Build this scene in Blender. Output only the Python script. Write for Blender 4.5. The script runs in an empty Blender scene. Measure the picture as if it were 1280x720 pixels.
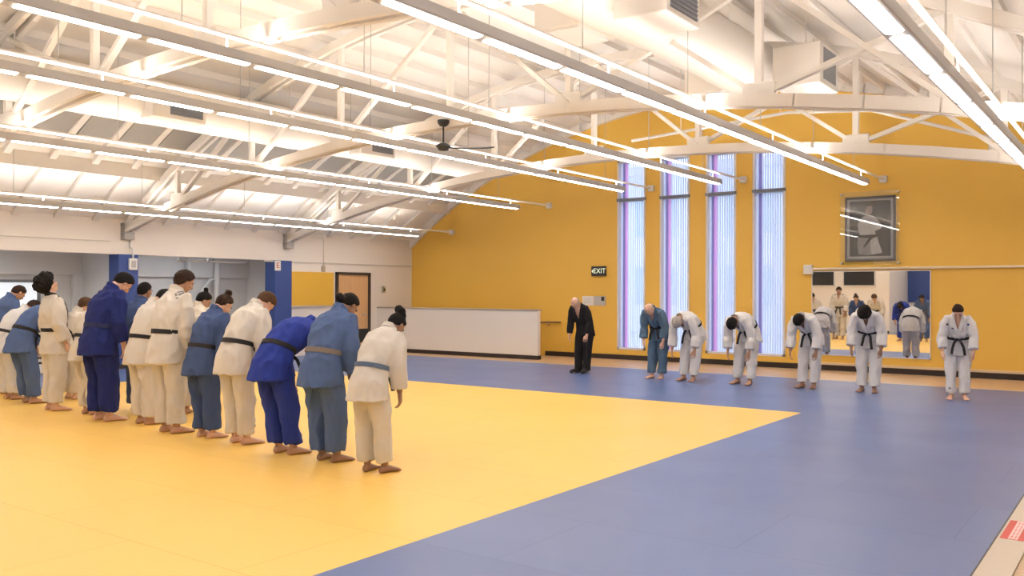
import bpy, bmesh, math, random
import numpy as np
from mathutils import Vector, Matrix, noise
random.seed(7)
sc = bpy.context.scene
C = sc.collection
PI = math.pi

# ------------------------------------------------------------------ camera
CAM_H = 1.6
yaw, pitch, roll = 0.62581697, 0.00543328, 0.00320564
cy, sy = math.cos(yaw), math.sin(yaw)
F0 = Vector((-sy, cy, 0)); R0 = Vector((cy, sy, 0)); U0 = Vector((0, 0, 1))
Fw = F0 * math.cos(pitch) + U0 * math.sin(pitch)
U2 = U0 * math.cos(pitch) - F0 * math.sin(pitch)
Rt = R0 * math.cos(roll) + U2 * math.sin(roll)
Up = U2 * math.cos(roll) - R0 * math.sin(roll)
cam_d = bpy.data.cameras.new('camera')
cam_d.sensor_width = 36.0
cam_d.lens = 1112.35 / 1280 * 36
cam_d.clip_start = 0.05
cam_d.clip_end = 300
cam = bpy.data.objects.new('camera', cam_d)
M = Matrix.Identity(4)
for i in range(3):
    M[i][0], M[i][1], M[i][2] = Rt[i], Up[i], -Fw[i]
M[2][3] = CAM_H
cam.matrix_world = M
C.objects.link(cam)
sc.camera = cam

# ------------------------------------------------------------------ world, exposure
sc.view_settings.view_transform = 'Standard'
sc.view_settings.look = 'None'
sc.view_settings.gamma = 1.0
sc.view_settings.use_curve_mapping = False
sc.view_settings.exposure = 0.52
world = bpy.data.worlds.new('sky')
sc.world = world
world.use_nodes = True
bg = world.node_tree.nodes['Background']
bg.inputs['Color'].default_value = (0.66, 0.80, 1.0, 1)
bg.inputs['Strength'].default_value = 2.2
LENS_E = 14.0        # lamp lens radiance
UP_E = 29.0          # lamp uplight radiance
LAMP_COL = (1.0, 0.945, 0.88)

# ------------------------------------------------------------------ materials
def mat(name, col, rough=0.6, metal=0.0, emit=0.0, ecol=None, var=0.0, vscale=3.0, bump=0.0, bscale=40.0, spec=0.5, vstretch=(1, 1, 1)):
    m = bpy.data.materials.new(name)
    m.use_nodes = True
    nt = m.node_tree
    b = nt.nodes['Principled BSDF']
    b.inputs['Base Color'].default_value = (*col, 1)
    b.inputs['Roughness'].default_value = rough
    b.inputs['Metallic'].default_value = metal
    b.inputs['Specular IOR Level'].default_value = spec
    if emit:
        b.inputs['Emission Color'].default_value = (*(ecol or col), 1)
        b.inputs['Emission Strength'].default_value = emit
    if var or bump:
        tc = nt.nodes.new('ShaderNodeTexCoord')
        mp = nt.nodes.new('ShaderNodeMapping')
        mp.inputs['Scale'].default_value = vstretch
        nt.links.new(tc.outputs['Object'], mp.inputs['Vector'])
    if var:
        n = nt.nodes.new('ShaderNodeTexNoise')
        n.inputs['Scale'].default_value = vscale
        n.inputs['Detail'].default_value = 4
        nt.links.new(mp.outputs['Vector'], n.inputs['Vector'])
        r = nt.nodes.new('ShaderNodeMixRGB')
        r.inputs['Color1'].default_value = (*[c * (1 - var) for c in col], 1)
        r.inputs['Color2'].default_value = (*[min(1, c * (1 + var)) for c in col], 1)
        nt.links.new(n.outputs['Fac'], r.inputs['Fac'])
        nt.links.new(r.outputs['Color'], b.inputs['Base Color'])
    if bump:
        n2 = nt.nodes.new('ShaderNodeTexNoise')
        n2.inputs['Scale'].default_value = bscale
        n2.inputs['Detail'].default_value = 3
        nt.links.new(mp.outputs['Vector'], n2.inputs['Vector'])
        bp = nt.nodes.new('ShaderNodeBump')
        bp.inputs['Strength'].default_value = bump
        bp.inputs['Distance'].default_value = 0.01
        nt.links.new(n2.outputs['Fac'], bp.inputs['Height'])
        nt.links.new(bp.outputs['Normal'], b.inputs['Normal'])
    return m

def planks(name, c1, c2, cm, scale, bw, rh, ms, rough, rot=0.0, offset=0.5, bias=0.0):
    m = bpy.data.materials.new(name)
    m.use_nodes = True
    nt = m.node_tree
    b = nt.nodes['Principled BSDF']
    b.inputs['Roughness'].default_value = rough
    tc = nt.nodes.new('ShaderNodeTexCoord')
    mp = nt.nodes.new('ShaderNodeMapping')
    mp.inputs['Rotation'].default_value = (0, 0, rot)
    nt.links.new(tc.outputs['Object'], mp.inputs['Vector'])
    br = nt.nodes.new('ShaderNodeTexBrick')
    br.offset = offset
    br.inputs['Color1'].default_value = (*c1, 1)
    br.inputs['Color2'].default_value = (*c2, 1)
    br.inputs['Mortar'].default_value = (*cm, 1)
    br.inputs['Scale'].default_value = scale
    br.inputs['Brick Width'].default_value = bw
    br.inputs['Row Height'].default_value = rh
    br.inputs['Mortar Size'].default_value = ms
    br.inputs['Mortar Smooth'].default_value = 0.2
    br.inputs['Bias'].default_value = bias
    nt.links.new(mp.outputs['Vector'], br.inputs['Vector'])
    nz = nt.nodes.new('ShaderNodeTexNoise')
    nz.inputs['Scale'].default_value = 0.9
    nz.inputs['Detail'].default_value = 5
    nt.links.new(mp.outputs['Vector'], nz.inputs['Vector'])
    rr = nt.nodes.new('ShaderNodeMapRange')
    rr.inputs['To Min'].default_value = rough - 0.06
    rr.inputs['To Max'].default_value = rough + 0.08
    nt.links.new(nz.outputs['Fac'], rr.inputs['Value'])
    nt.links.new(rr.outputs['Result'], b.inputs['Roughness'])
    nt.links.new(br.outputs['Color'], b.inputs['Base Color'])
    return m

MT = {}
MT['yellow_wall'] = mat('yellow_paint', (0.80, 0.485, 0.08), 0.55, var=0.03, vscale=1.2)
MT['white_wall'] = mat('white_paint', (0.78, 0.72, 0.66), 0.6, var=0.02, vscale=1.0)
MT['ceiling'] = mat('ceiling_paint', (0.80, 0.755, 0.70), 0.7, var=0.04, vscale=1.5)
MT['steel'] = mat('white_steel_paint', (0.80, 0.75, 0.69), 0.45, var=0.03)
MT['duct'] = mat('duct_paint', (0.80, 0.75, 0.69), 0.5, var=0.02, bump=0.1, bscale=6)
MT['alcove'] = mat('alcove_paint', (0.70, 0.71, 0.72), 0.6, var=0.03)
MT['blue_col'] = mat('blue_column_paint', (0.035, 0.075, 0.27), 0.5)
MT['yellow_mat'] = planks('yellow_mat_vinyl', (0.90, 0.57, 0.135), (0.885, 0.555, 0.128), (0.78, 0.47, 0.10), 1.0, 2.12, 1.06, 0.006, 0.42)
MT['blue_mat'] = planks('blue_mat_vinyl', (0.105, 0.160, 0.36), (0.118, 0.178, 0.39), (0.09, 0.14, 0.32), 1.0, 2.12, 1.06, 0.006, 0.36)
MT['wood_floor'] = planks('maple_strip_floor', (0.66, 0.45, 0.27), (0.58, 0.38, 0.21), (0.36, 0.22, 0.12), 1.0, 1.1, 0.07, 0.002, 0.35)
MT['baseboard'] = mat('black_rubber_base', (0.028, 0.016, 0.012), 0.5)
MT['beige'] = mat('beige_sill', (0.60, 0.52, 0.43), 0.5, var=0.06, vscale=4)
MT['housing'] = mat('lamp_housing_grey', (0.50, 0.48, 0.47), 0.45, metal=0.0)
MT['lens'] = mat('lamp_lens', (0.9, 0.9, 0.9), 0.4, emit=LENS_E, ecol=LAMP_COL)
MT['uplight'] = mat('lamp_uplight', (0.9, 0.9, 0.9), 0.4, emit=UP_E, ecol=LAMP_COL)
MT['grey_grille'] = mat('grey_grille', (0.22, 0.23, 0.25), 0.5, metal=0.3)
MT['grey_panel'] = mat('grey_roof_panel', (0.36, 0.345, 0.32), 0.7, var=0.06)
MT['bracket'] = mat('grey_bracket', (0.36, 0.34, 0.32), 0.5)
MT['alcove_fill_glow'] = mat('alcove_fill_glow', (0.9, 0.9, 0.9), 0.4, emit=7.0, ecol=(0.88, 0.95, 1.0))  # glow of the added fill lamps in the alcove
MT['black'] = mat('black_plastic', (0.015, 0.015, 0.017), 0.4)
MT['fan'] = mat('dark_grey_fan', (0.05, 0.055, 0.06), 0.35, metal=0.4)
MT['window_frame'] = mat('window_frame_white', (0.72, 0.70, 0.72), 0.4)
MT['dark_bar'] = mat('window_bar_grey', (0.20, 0.21, 0.25), 0.4)
MT['door'] = mat('maple_door', (0.62, 0.37, 0.18), 0.45, var=0.10, vscale=3, vstretch=(6, 6, 0.4))
MT['door_frame'] = mat('dark_door_frame', (0.05, 0.035, 0.03), 0.45)
MT['metal'] = mat('brushed_metal', (0.55, 0.54, 0.52), 0.3, metal=0.9)
MT['white'] = mat('white_plastic', (0.75, 0.73, 0.70), 0.4)
MT['mirror'] = mat('mirror_glass', (0.86, 0.87, 0.88), 0.015, metal=1.0)
MT['red'] = mat('red_label', (0.62, 0.07, 0.05), 0.5)
MT['pinkwhite'] = mat('label_print', (0.85, 0.60, 0.58), 0.5)
MT['wood_dark'] = mat('wood_rail', (0.22, 0.12, 0.05), 0.4)
MT['paper'] = mat('paper', (0.80, 0.77, 0.74), 0.7)
MT['grey_paper'] = mat('grey_plate', (0.50, 0.48, 0.46), 0.5)
MT['ext_wall'] = mat('facade', (0.78, 0.80, 0.83), 0.8, var=0.04)
MT['ext_glass'] = mat('facade_glass', (0.50, 0.60, 0.70), 0.3)
MT['ext_ground'] = mat('pavement', (0.55, 0.54, 0.53), 0.9, var=0.08)
def slat_mat(name, col, trans=0.45):
    m = bpy.data.materials.new(name)
    m.use_nodes = True
    nt = m.node_tree
    nt.nodes.clear()
    o = nt.nodes.new('ShaderNodeOutputMaterial')
    d = nt.nodes.new('ShaderNodeBsdfDiffuse')
    t = nt.nodes.new('ShaderNodeBsdfTranslucent')
    d.inputs['Color'].default_value = (*col, 1)
    t.inputs['Color'].default_value = (*col, 1)
    x = nt.nodes.new('ShaderNodeMixShader')
    x.inputs['Fac'].default_value = trans
    nt.links.new(d.outputs[0], x.inputs[1])
    nt.links.new(t.outputs[0], x.inputs[2])
    nt.links.new(x.outputs[0], o.inputs['Surface'])
    return m
MT['slat'] = slat_mat('blind_slat_vinyl', (0.66, 0.68, 0.82))
MT['slat_pink'] = slat_mat('blind_slat_lilac', (0.78, 0.42, 0.80))
MT['slat_violet'] = slat_mat('blind_slat_violet', (0.30, 0.26, 0.55), 0.3)
def glass_mat(name, refl=0.10, tint=(0.96, 0.98, 1.0)):
    m = bpy.data.materials.new(name)
    m.use_nodes = True
    nt = m.node_tree
    nt.nodes.clear()
    o = nt.nodes.new('ShaderNodeOutputMaterial')
    t = nt.nodes.new('ShaderNodeBsdfTransparent')
    t.inputs['Color'].default_value = (*tint, 1)
    g = nt.nodes.new('ShaderNodeBsdfGlossy')
    g.inputs['Roughness'].default_value = 0.01
    x = nt.nodes.new('ShaderNodeMixShader')
    x.inputs['Fac'].default_value = refl
    nt.links.new(t.outputs[0], x.inputs[1])
    nt.links.new(g.outputs[0], x.inputs[2])
    nt.links.new(x.outputs[0], o.inputs['Surface'])
    return m
MT['glass'] = glass_mat('window_glass', 0.06)
MT['acrylic'] = glass_mat('acrylic_sheet', 0.07)

# ------------------------------------------------------------------ helpers
def link(o):
    C.objects.link(o)
    return o
def tag(o, label=None, cat=None, group=None, kind=None):
    if label: o['label'] = label
    if cat: o['category'] = cat
    if group: o['group'] = group
    if kind: o['kind'] = kind
    return o
def obj(name, bm, m, parent=None, smooth=False, bevel=0.0):
    me = bpy.data.meshes.new(name)
    bmesh.ops.recalc_face_normals(bm, faces=bm.faces[:])
    bm.to_mesh(me)
    bm.free()
    if smooth:
        me.polygons.foreach_set('use_smooth', [True] * len(me.polygons))
    if m: me.materials.append(m)
    o = bpy.data.objects.new(name, me)
    if parent: o.parent = parent
    link(o)
    if bevel:
        md = o.modifiers.new('bevel', 'BEVEL')
        md.width = bevel
        md.segments = 2
        md.limit_method = 'ANGLE'
    return o
def thing(name, label, cat, loc=(0, 0, 0), rz=0, group=None):
    o = bpy.data.objects.new(name, None)
    o.location = loc
    o.rotation_euler = (0, 0, rz)
    o.empty_display_size = 0.2
    link(o)
    return tag(o, label, cat, group)
def struct(name, bm, m, **k):
    return tag(obj(name, bm, m, **k), kind='structure')
def copy_tree(o, parent=None):
    c = o.copy()
    link(c)
    if parent: c.parent = parent
    for ch in list(o.children):
        copy_tree(ch, c)
    return c
def box(bm, x0, x1, y0, y1, z0, z1):
    vs = [bm.verts.new((x, y, z)) for x in (x0, x1) for y in (y0, y1) for z in (z0, z1)]
    for f in ((0, 1, 3, 2), (4, 6, 7, 5), (0, 4, 5, 1), (2, 3, 7, 6), (0, 2, 6, 4), (1, 5, 7, 3)):
        bm.faces.new([vs[i] for i in f])
    return bm
def B(*a):
    return box(bmesh.new(), *a)
def bar(bm, p, q, w, h, up=(0, 0, 1)):
    p, q = Vector(p), Vector(q)
    d = (q - p).normalized()
    s = d.cross(Vector(up))
    if s.length < 1e-4: s = d.cross(Vector((1, 0, 0)))
    s.normalize()
    u = s.cross(d).normalized()
    s *= w / 2; u *= h / 2
    vs = [bm.verts.new(c + a * s + b * u) for c in (p, q) for a, b in ((-1, -1), (1, -1), (1, 1), (-1, 1))]
    for f in ((3, 2, 1, 0), (4, 5, 6, 7), (0, 1, 5, 4), (1, 2, 6, 5), (2, 3, 7, 6), (3, 0, 4, 7)):
        bm.faces.new([vs[i] for i in f])
    return bm
def loft(bm, rings, n=16):
    """rings: list of (center, side axis, front axis, rx, ry); closed with caps"""
    R = []
    for c, a, b, rx, ry in rings:
        c, a, b = Vector(c), Vector(a), Vector(b)
        R.append([bm.verts.new(c + a * (rx * math.cos(2 * PI * k / n)) + b * (ry * math.sin(2 * PI * k / n))) for k in range(n)])
    for i in range(len(R) - 1):
        for k in range(n):
            bm.faces.new((R[i][k], R[i][(k + 1) % n], R[i + 1][(k + 1) % n], R[i + 1][k]))
    bm.faces.new(R[0][::-1])
    bm.faces.new(R[-1])
    return bm
def tube(bm, pts, radii, n=10):
    pts = [Vector(p) for p in pts]
    if not isinstance(radii, (list, tuple)): radii = [radii] * len(pts)
    rings = []
    side = None
    for i, p in enumerate(pts):
        t = (pts[min(i + 1, len(pts) - 1)] - pts[max(i - 1, 0)]).normalized()
        if side is None:
            ref = Vector((1, 0, 0)) if abs(t.x) < 0.8 else Vector((0, 1, 0))
            side = (ref - t * ref.dot(t)).normalized()
        else:
            side = (side - t * side.dot(t)).normalized()
        rings.append((p, side, t.cross(side), radii[i], radii[i]))
    return loft(bm, rings, n)
def ball(bm, c, r, rot=None, u=16, v=10):
    m = Matrix.Translation(Vector(c)) @ (rot.to_4x4() if rot else Matrix.Identity(4)) @ Matrix.Diagonal((r[0], r[1], r[2], 1))
    bmesh.ops.create_uvsphere(bm, u_segments=u, v_segments=v, radius=1, matrix=m)
    return bm
def disc_plate(bm, c, r, h, n=20):
    loft(bm, [(c, (1, 0, 0), (0, 1, 0), r, r), (Vector(c) + Vector((0, 0, h)), (1, 0, 0), (0, 1, 0), r, r)], n)
    return bm
def text_bm(body, size, loc, rot, m, parent, name, ext=0.002, align='CENTER'):
    cu = bpy.data.curves.new(name, 'FONT')
    cu.body = body
    cu.size = size
    cu.align_x = align
    cu.align_y = 'CENTER'
    cu.extrude = ext
    tmp = bpy.data.objects.new('tmp', cu)
    link(tmp)
    dg = bpy.context.evaluated_depsgraph_get()
    me = bpy.data.meshes.new_from_object(tmp.evaluated_get(dg))
    bpy.data.objects.remove(tmp)
    me.materials.clear()
    me.materials.append(m)
    o = bpy.data.objects.new(name, me)
    o.location = loc
    o.rotation_euler = rot
    o.parent = parent
    return link(o)

def prism_xz(bm, poly, y, th):
    a = [bm.verts.new((p[0], y, p[1])) for p in poly]
    c = [bm.verts.new((p[0], y + th, p[1])) for p in poly]
    bm.faces.new(a); bm.faces.new(c[::-1])
    for k in range(len(poly)):
        bm.faces.new((a[k], c[k], c[(k + 1) % len(poly)], a[(k + 1) % len(poly)]))
    return bm
# ------------------------------------------------------------------ dimensions
XL, XR = -17.28, 1.30          # side walls
YW = 19.0                      # yellow end wall
YB, YB2 = 0.35, -3.0           # wall behind the camera, with a recess
XC, ZP, RR = -8.0, 6.24, 15.25 # roof arc
MZ = 0.015                     # mat thickness
def roof(x):
    return ZP - RR + math.sqrt(RR * RR - (x - XC) ** 2)
def chord(x):                  # underside line of the truss bottom chords
    return 4.06 - 34.1 + math.sqrt(34.1 ** 2 - (x - XC) ** 2)

# ------------------------------------------------------------------ structure
struct('floor', B(-19.6, XR + .3, YB2 - .3, YW + .3, -0.25, 0.0), MT['wood_floor'])

# roof: curved shell with joists along the hall and ribs near the eaves
bm = bmesh.new()
N = 48
xs = [XL - 0.25 + (XR - XL + 0.5) * i / N for i in range(N + 1)]
y0, y1 = YB2 - .3, YW + .3
lo = [[bm.verts.new((x, y, roof(x))) for x in xs] for y in (y0, y1)]
hi = [[bm.verts.new((x, y, roof(x) + .2)) for x in xs] for y in (y0, y1)]
for i in range(N):
    bm.faces.new((lo[0][i], lo[0][i + 1], lo[1][i + 1], lo[1][i]))
    bm.faces.new((hi[0][i], hi[1][i], hi[1][i + 1], hi[0][i + 1]))
    for k in (0, 1):
        bm.faces.new((lo[k][i], hi[k][i], hi[k][i + 1], lo[k][i + 1]))
for i in (0, N):
    bm.faces.new((lo[0][i], lo[1][i], hi[1][i], hi[0][i]))
x = -14.35
while x < 0.2:
    bar(bm, (x, y0 + .3, roof(x) - .05), (x, YW, roof(x) - .05), .06, .11, (0, 0, 1))
    x += 0.62
for x in (-15.92, -0.1):
    bar(bm, (x, y0 + .3, roof(x) - .11), (x, YW, roof(x) - .11), .09, .26)
y = 1.0
while y < YW - .2:
    for a, b in ((XL, -14.4), ):
        px = [a + (b - a) * k / 5 for k in range(6)]
        for k in range(5):
            bar(bm, (px[k], y, roof(px[k]) - .05), (px[k + 1], y, roof(px[k + 1]) - .05), .07, .12, (0, 1, 0))
    y += 0.78
struct('ceiling', bm, MT['ceiling'])
bm = bmesh.new()
for i in range(N):
    bar(bm, (xs[i] - .01, YW - .05, roof(xs[i]) - .08), (xs[i + 1] + .01, YW - .05, roof(xs[i + 1]) - .08), .10, .22)
struct('trim_5', bm, MT['ceiling'])

bm = bmesh.new()
y = 1.06
while y < YW - .9:
    for k in range(2):
        xa, xb = -15.38 + k * .33, -15.05 + k * .33
        bar(bm, (xa, y + .37, roof(xa) - .03), (xb, y + .37, roof(xb) - .03), .62, .03, (0, 0, 1))
    y += 0.78
struct('trim_6', bm, MT['grey_panel'])

# yellow end wall with four tall window openings
WIN = [(-10.58, -9.82), (-9.44, -8.69), (-8.29, -7.57), (-7.19, -6.46)]
WZ0, WZ1, WZM = 0.24, 4.80, 3.85
bm = bmesh.new()
def gable(bm, xa, xb, zlo, n=8):
    if zlo is None: zlo = 0
    p = [xa + (xb - xa) * i / n for i in range(n + 1)]
    for i in range(n):
        f = [bm.verts.new(v) for v in ((p[i], YW, zlo), (p[i + 1], YW, zlo), (p[i + 1], YW, roof(p[i + 1]) + .05), (p[i], YW, roof(p[i]) + .05),
                                        (p[i], YW + .25, zlo), (p[i + 1], YW + .25, zlo), (p[i + 1], YW + .25, roof(p[i + 1]) + .05), (p[i], YW + .25, roof(p[i]) + .05))]
        for q in ((0, 1, 2, 3), (7, 6, 5, 4), (0, 4, 5, 1)):
            bm.faces.new([f[j] for j in q])
        if i == 0: bm.faces.new([f[j] for j in (0, 3, 7, 4)])
        if i == n - 1: bm.faces.new([f[j] for j in (1, 5, 6, 2)])
edges = [XL - .2] + [v for w in WIN for v in w] + [XR + .2]
for i in range(0, len(edges), 2):
    gable(bm, edges[i], edges[i + 1], 0, 16 if i in (0, 8) else 3)
for a, b in WIN:
    gable(bm, a, b, WZ1, 2)
    box(bm, a, b, YW, YW + .25, 0, WZ0)
struct('wall_end', bm, MT['yellow_wall'])

# left wall: beam over the alcove openings, solid part by the door
CY1, CY2 = (10.06, 10.50), (14.06, 14.58)
BZ = 2.37
bm = bmesh.new()
box(bm, XL - .3, XL, YB - .3, CY2[1], BZ, 3.32)
box(bm, XL - .3, XL, CY2[1], YW, 0, 3.32)
box(bm, XL - .3, XL, YB - .3, 4.0, 0, BZ)
struct('wall_left', bm, MT['white_wall'])
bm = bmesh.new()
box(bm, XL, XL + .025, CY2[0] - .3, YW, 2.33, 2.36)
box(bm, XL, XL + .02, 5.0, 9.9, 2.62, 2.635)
struct('trim_1', bm, mat('trim_line_beige', (0.55, 0.50, 0.45), 0.6))  # thin wall strips in a tone darker than the wall
# alcove shell behind the openings
bm = bmesh.new()
box(bm, -19.3, -19.0, 3.6, 14.9, 0, 2.6)
box(bm, -19.0, -18.9, 3.6, 14.9, 1.95, 2.6)        # ledge
box(bm, -19.0, XL - .3, 3.6, 14.9, 2.47, 2.6)      # soffit
box(bm, -19.0, XL - .3, 10.2, 10.4, 0, 2.47)       # partition at the first column
box(bm, -19.0, XL - .3, 14.6, 14.9, 0, 2.47)
box(bm, -19.0, XL - .3, 3.6, 3.9, 0, 2.47)
box(bm, -18.98, -18.86, 10.0, 10.2, 0, 1.95)
struct('wall_alcove', bm, MT['alcove'])
# window in the alcove back wall
bm = bmesh.new()
for a in (5.6, 7.3, 9.3):
    box(bm, -19.0, -18.93, a - .03, a + .03, 0.75, 1.82)
box(bm, -19.0, -18.93, 5.57, 9.33, 1.78, 1.84)
box(bm, -19.0, -18.93, 5.57, 9.33, .73, .79)
w5 = struct('window_5', bm, MT['grey_grille'])
pane = obj('pane', B(-18.995, -18.965, 5.6, 9.3, .75, 1.8), mat('frosted_pane', (0.7, 0.74, 0.78), 0.3, emit=0.45, ecol=(0.84, 0.92, 1.0)), w5)  # daylight is put into the pane as its own glow

# blue columns
def column(y0, y1, label):
    t = thing('column', label, 'column', (XL - .13, (y0 + y1) / 2, 0))
    h = (y1 - y0) / 2
    obj('shaft', B(-.19, .19, -h, h, 0, BZ), MT['blue_col'], t, bevel=.012)
    obj('base_plate', B(-.21, .21, -h - .02, h + .02, 0, .1), MT['baseboard'], t, bevel=.008)
    return t
column(*CY1, 'dark blue column between the two alcove openings')
column(*CY2, 'dark blue column beside the yellow wall panel')

# walls behind the camera and on its right
struct('wall_rear', B(XL - .3, -8.6, YB - .3, YB, 0, 6.4), MT['white_wall'])
struct('wall_recess_side', B(-8.85, -8.6, YB2, YB - .3, 0, 6.4), MT['white_wall'])
struct('wall_recess', B(-8.85, XR + .3, YB2 - .3, YB2, 0, 6.4), MT['white_wall'])
struct('wall_right', B(XR, XR + .3, YB2 - .3, YW, 0, 3.6), MT['white_wall'])
# dark high windows and a blue panel on the rear wall (seen in the mirror)
for k, (xa, xb) in enumerate(((-12.2, -10.75), (-10.35, -9.15))):
    w = struct(f'window_{6 + k}', B(xa, xb, YB, YB + .05, 1.95, 2.95), MT['black'])
    bm = bmesh.new()
    for a, b, c, d in ((xa - .04, xb + .04, 2.95, 2.99), (xa - .04, xb + .04, 1.91, 1.95), (xa - .04, xa, 1.91, 2.99), (xb, xb + .04, 1.91, 2.99)):
        box(bm, a, b, YB, YB + .06, c, d)
    obj('window_frame', bm, MT['white'], w)
bm = B(-9.4, -6.6, YB2, YB2 + .08, 1.25, 3.1)
tag(obj('wall_pad', bm, MT['blue_col'], bevel=.02), 'blue wall pad seen in the mirror, hung behind the practice floor', 'wall pad')
struct('baseboard_rear', B(XL, -8.6, YB, YB + .02, 0, .12), MT['baseboard'])

# baseboards and ledge of the end wall
struct('baseboard_end', B(-12.66, XR, YW - .025, YW, 0, .115), MT['baseboard'])
bm = B(-5.95, XR, YW - .055, YW, .115, .165)
tag(obj('wall_ledge', bm, mat('pale_wood', (0.72, 0.55, 0.36), 0.45, var=.05), bevel=.006), 'pale wood ledge along the foot of the yellow wall under the mirror', 'ledge')

# sill strip at the right edge of the mats
struct('trim_2', B(-.835, -.655, 1.0, YW - .03, 0, .018), MT['beige'])
struct('trim_3', B(-.845, -.835, 1.0, 16.68, 0, .019), MT['black'])
struct('trim_4', B(-11.9, -.85, 16.68, 16.75, 0, .013), MT['white'])

# windows: frame, glazing, blinds
for i, (a, b) in enumerate(WIN):
    bm = bmesh.new()
    for q in ((a, a + .05, WZ0, WZ1), (b - .05, b, WZ0, WZ1), (a, b, WZ0, WZ0 + .05), (a, b, WZ1 - .05, WZ1)):
        box(bm, q[0], q[1], YW - .012, YW + .24, q[2], q[3])
    w = struct(f'window_{i + 1}', bm, MT['window_frame'])
    obj('glass', B(a + .04, b - .04, YW + .19, YW + .2, WZ0 + .04, WZ1 - .04), MT['glass'], w)
    obj('crossbar', B(a - .01, b + .01, YW - .03, YW + .21, WZM - .035, WZM + .035), MT['dark_bar'], w)
    bl = thing('vertical_blind', ('white vertical slat blind in the tall window nearest the exit sign', 'white vertical slat blind in the second tall window from the exit sign',
                                  'white vertical slat blind in the third tall window from the exit sign', 'white vertical slat blind in the tall window nearest the framed picture')[i],
               'blind', ((a + b) / 2, YW + .09, WZ0 - .03), 0, 'vertical blinds in the tall windows')
    hw = (b - a) / 2 - .055
    obj('head_rail', B(-hw, hw, -.03, .03, WZ1 - WZ0 - .02, WZ1 - WZ0 + .03), MT['window_frame'], bl)
    for lev, (z0, z1) in enumerate(((0, WZM - WZ0 - .01), (WZM - WZ0 + .07, WZ1 - WZ0 - .02))):
        ns = 11
        for k in range(ns):
            xk = -hw + .03 + (2 * hw - .06) * k / (ns - 1)
            ang = math.radians(-33 + random.uniform(-4, 4))
            m = MT['slat']
            if i < 3 and k == 1: m = MT['slat_violet']; ang = math.radians(20)
            if i < 3 and k == 2: m = MT['slat_pink']; ang = math.radians(10)
            if i == 3 and k == 1: m = MT['slat_violet']; ang = math.radians(35)
            bm = bmesh.new()
            dx, dy = .034 * math.cos(ang), .034 * math.sin(ang)
            p = [(xk - dx, -dy), (xk, .004), (xk + dx, dy)]
            vs = [[bm.verts.new((q[0], q[1], z)) for q in p] for z in (z0, z1)]
            for t in (0, 1):
                bm.faces.new((vs[0][t], vs[0][t + 1], vs[1][t + 1], vs[1][t]))
            o = obj('slat', bm, m, bl)
            if m is not MT['slat']: o['label'] = 'lilac slat' if m is MT['slat_pink'] else 'violet slat'

# outside the windows
struct('ground_outside', B(-60, 30, YW + .3, YW + 60, -.4, -.2), MT['ext_ground'])
t = thing('building', 'pale blue building seen through the tall windows', 'building', (-22, 38, -.2))
obj('facade', B(-14, 15, 0, 6, 0, 7.4), MT['ext_wall'], t)
obj('roof_edge', B(-14.3, 15.3, -.3, 6.3, 7.4, 7.8), MT['window_frame'], t)
for k in range(6):
    for z in (1.2, 4.4):
        xk = -12 + k * 4.6
        f = obj('window', B(xk, xk + 2.2, -.06, .1, z, z + 1.9), MT['window_frame'], t)
        obj('pane', B(xk + .08, xk + 2.12, -.08, -.05, z + .08, z + 1.82), MT['ext_glass'], f)

# ------------------------------------------------------------------ floor mats
bm = B(-14.7, -3.82, 0.9, 11.88, 0, MZ)
tag(obj('practice_mat', bm, MT['yellow_mat']), 'large yellow practice mat area in the middle of the hall floor', 'mat')
bm = bmesh.new()
for q in ((XL, -.845, 11.88, 16.68), (-3.82, -.845, YB2, 11.88), (XL, -14.7, YB, 11.88), (-14.7, -8.6, YB, 0.9), (-8.6, -3.82, YB2, .9)):
    box(bm, *q, 0, MZ)
tag(obj('practice_mat', bm, MT['blue_mat']), 'blue practice mat border surrounding the yellow mat area', 'mat')

# ------------------------------------------------------------------ low partition wall, handrail
t = thing('partition_wall', 'long low white partition wall in front of the yellow wall', 'partition', (-14.62, 17.66, 0))
obj('panel', B(-2.66, 2.66, -.06, .06, .0, 1.17), MT['white_wall'], t, bevel=.006)
obj('cap', B(-2.68, 2.69, -.08, .08, 1.17, 1.205), mat('grey_cap', (0.42, 0.36, 0.30), 0.5), t, bevel=.006)
obj('base', B(-2.66, 2.67, -.075, .075, 0, .1), MT['baseboard'], t)
t = thing('handrail', 'short wooden handrail on the yellow wall at the end of the low partition', 'handrail', (-12.9, YW - .09, .86))
bm = tube(bmesh.new(), [(-1.0, 0, -.06), (.4, 0, 0), (.68, 0, 0), (.7, .07, 0)], .022, 10)
obj('rail', bm, MT['wood_dark'], t, smooth=True)
bm = tube(bmesh.new(), [(.35, .09, -.08), (.35, .03, -.08), (.35, 0, -.02)], .012, 8)
obj('bracket', bm, MT['metal'], t, smooth=True)

# ------------------------------------------------------------------ left wall fittings
dj = struct('door_1', B(XL - .02, XL + .02, 16.13, 17.23, 0, 2.06), MT['door'])
bm = bmesh.new()
box(bm, XL, XL + .06, 16.06, 16.13, 0, 2.13)
box(bm, XL, XL + .06, 17.23, 17.30, 0, 2.13)
box(bm, XL, XL + .06, 16.06, 17.30, 2.06, 2.13)
obj('door_frame', bm, MT['door_frame'], dj)
bm = tube(bmesh.new(), [(XL + .02, 17.12, 1.0), (XL + .08, 17.12, 1.0), (XL + .08, 16.99, 1.0)], .012, 8)
obj('door_handle', bm, MT['metal'], dj, smooth=True)
bm = B(XL, XL + .05, 14.46, 15.97, 1.265, 2.11)
t = tag(obj('wall_panel', bm, mat('mustard_felt', (0.72, 0.42, 0.05), 0.8, bump=.2, bscale=60), bevel=.008), 'mustard yellow rectangular pin board panel on the white wall by the blue column', 'wall panel')
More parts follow.
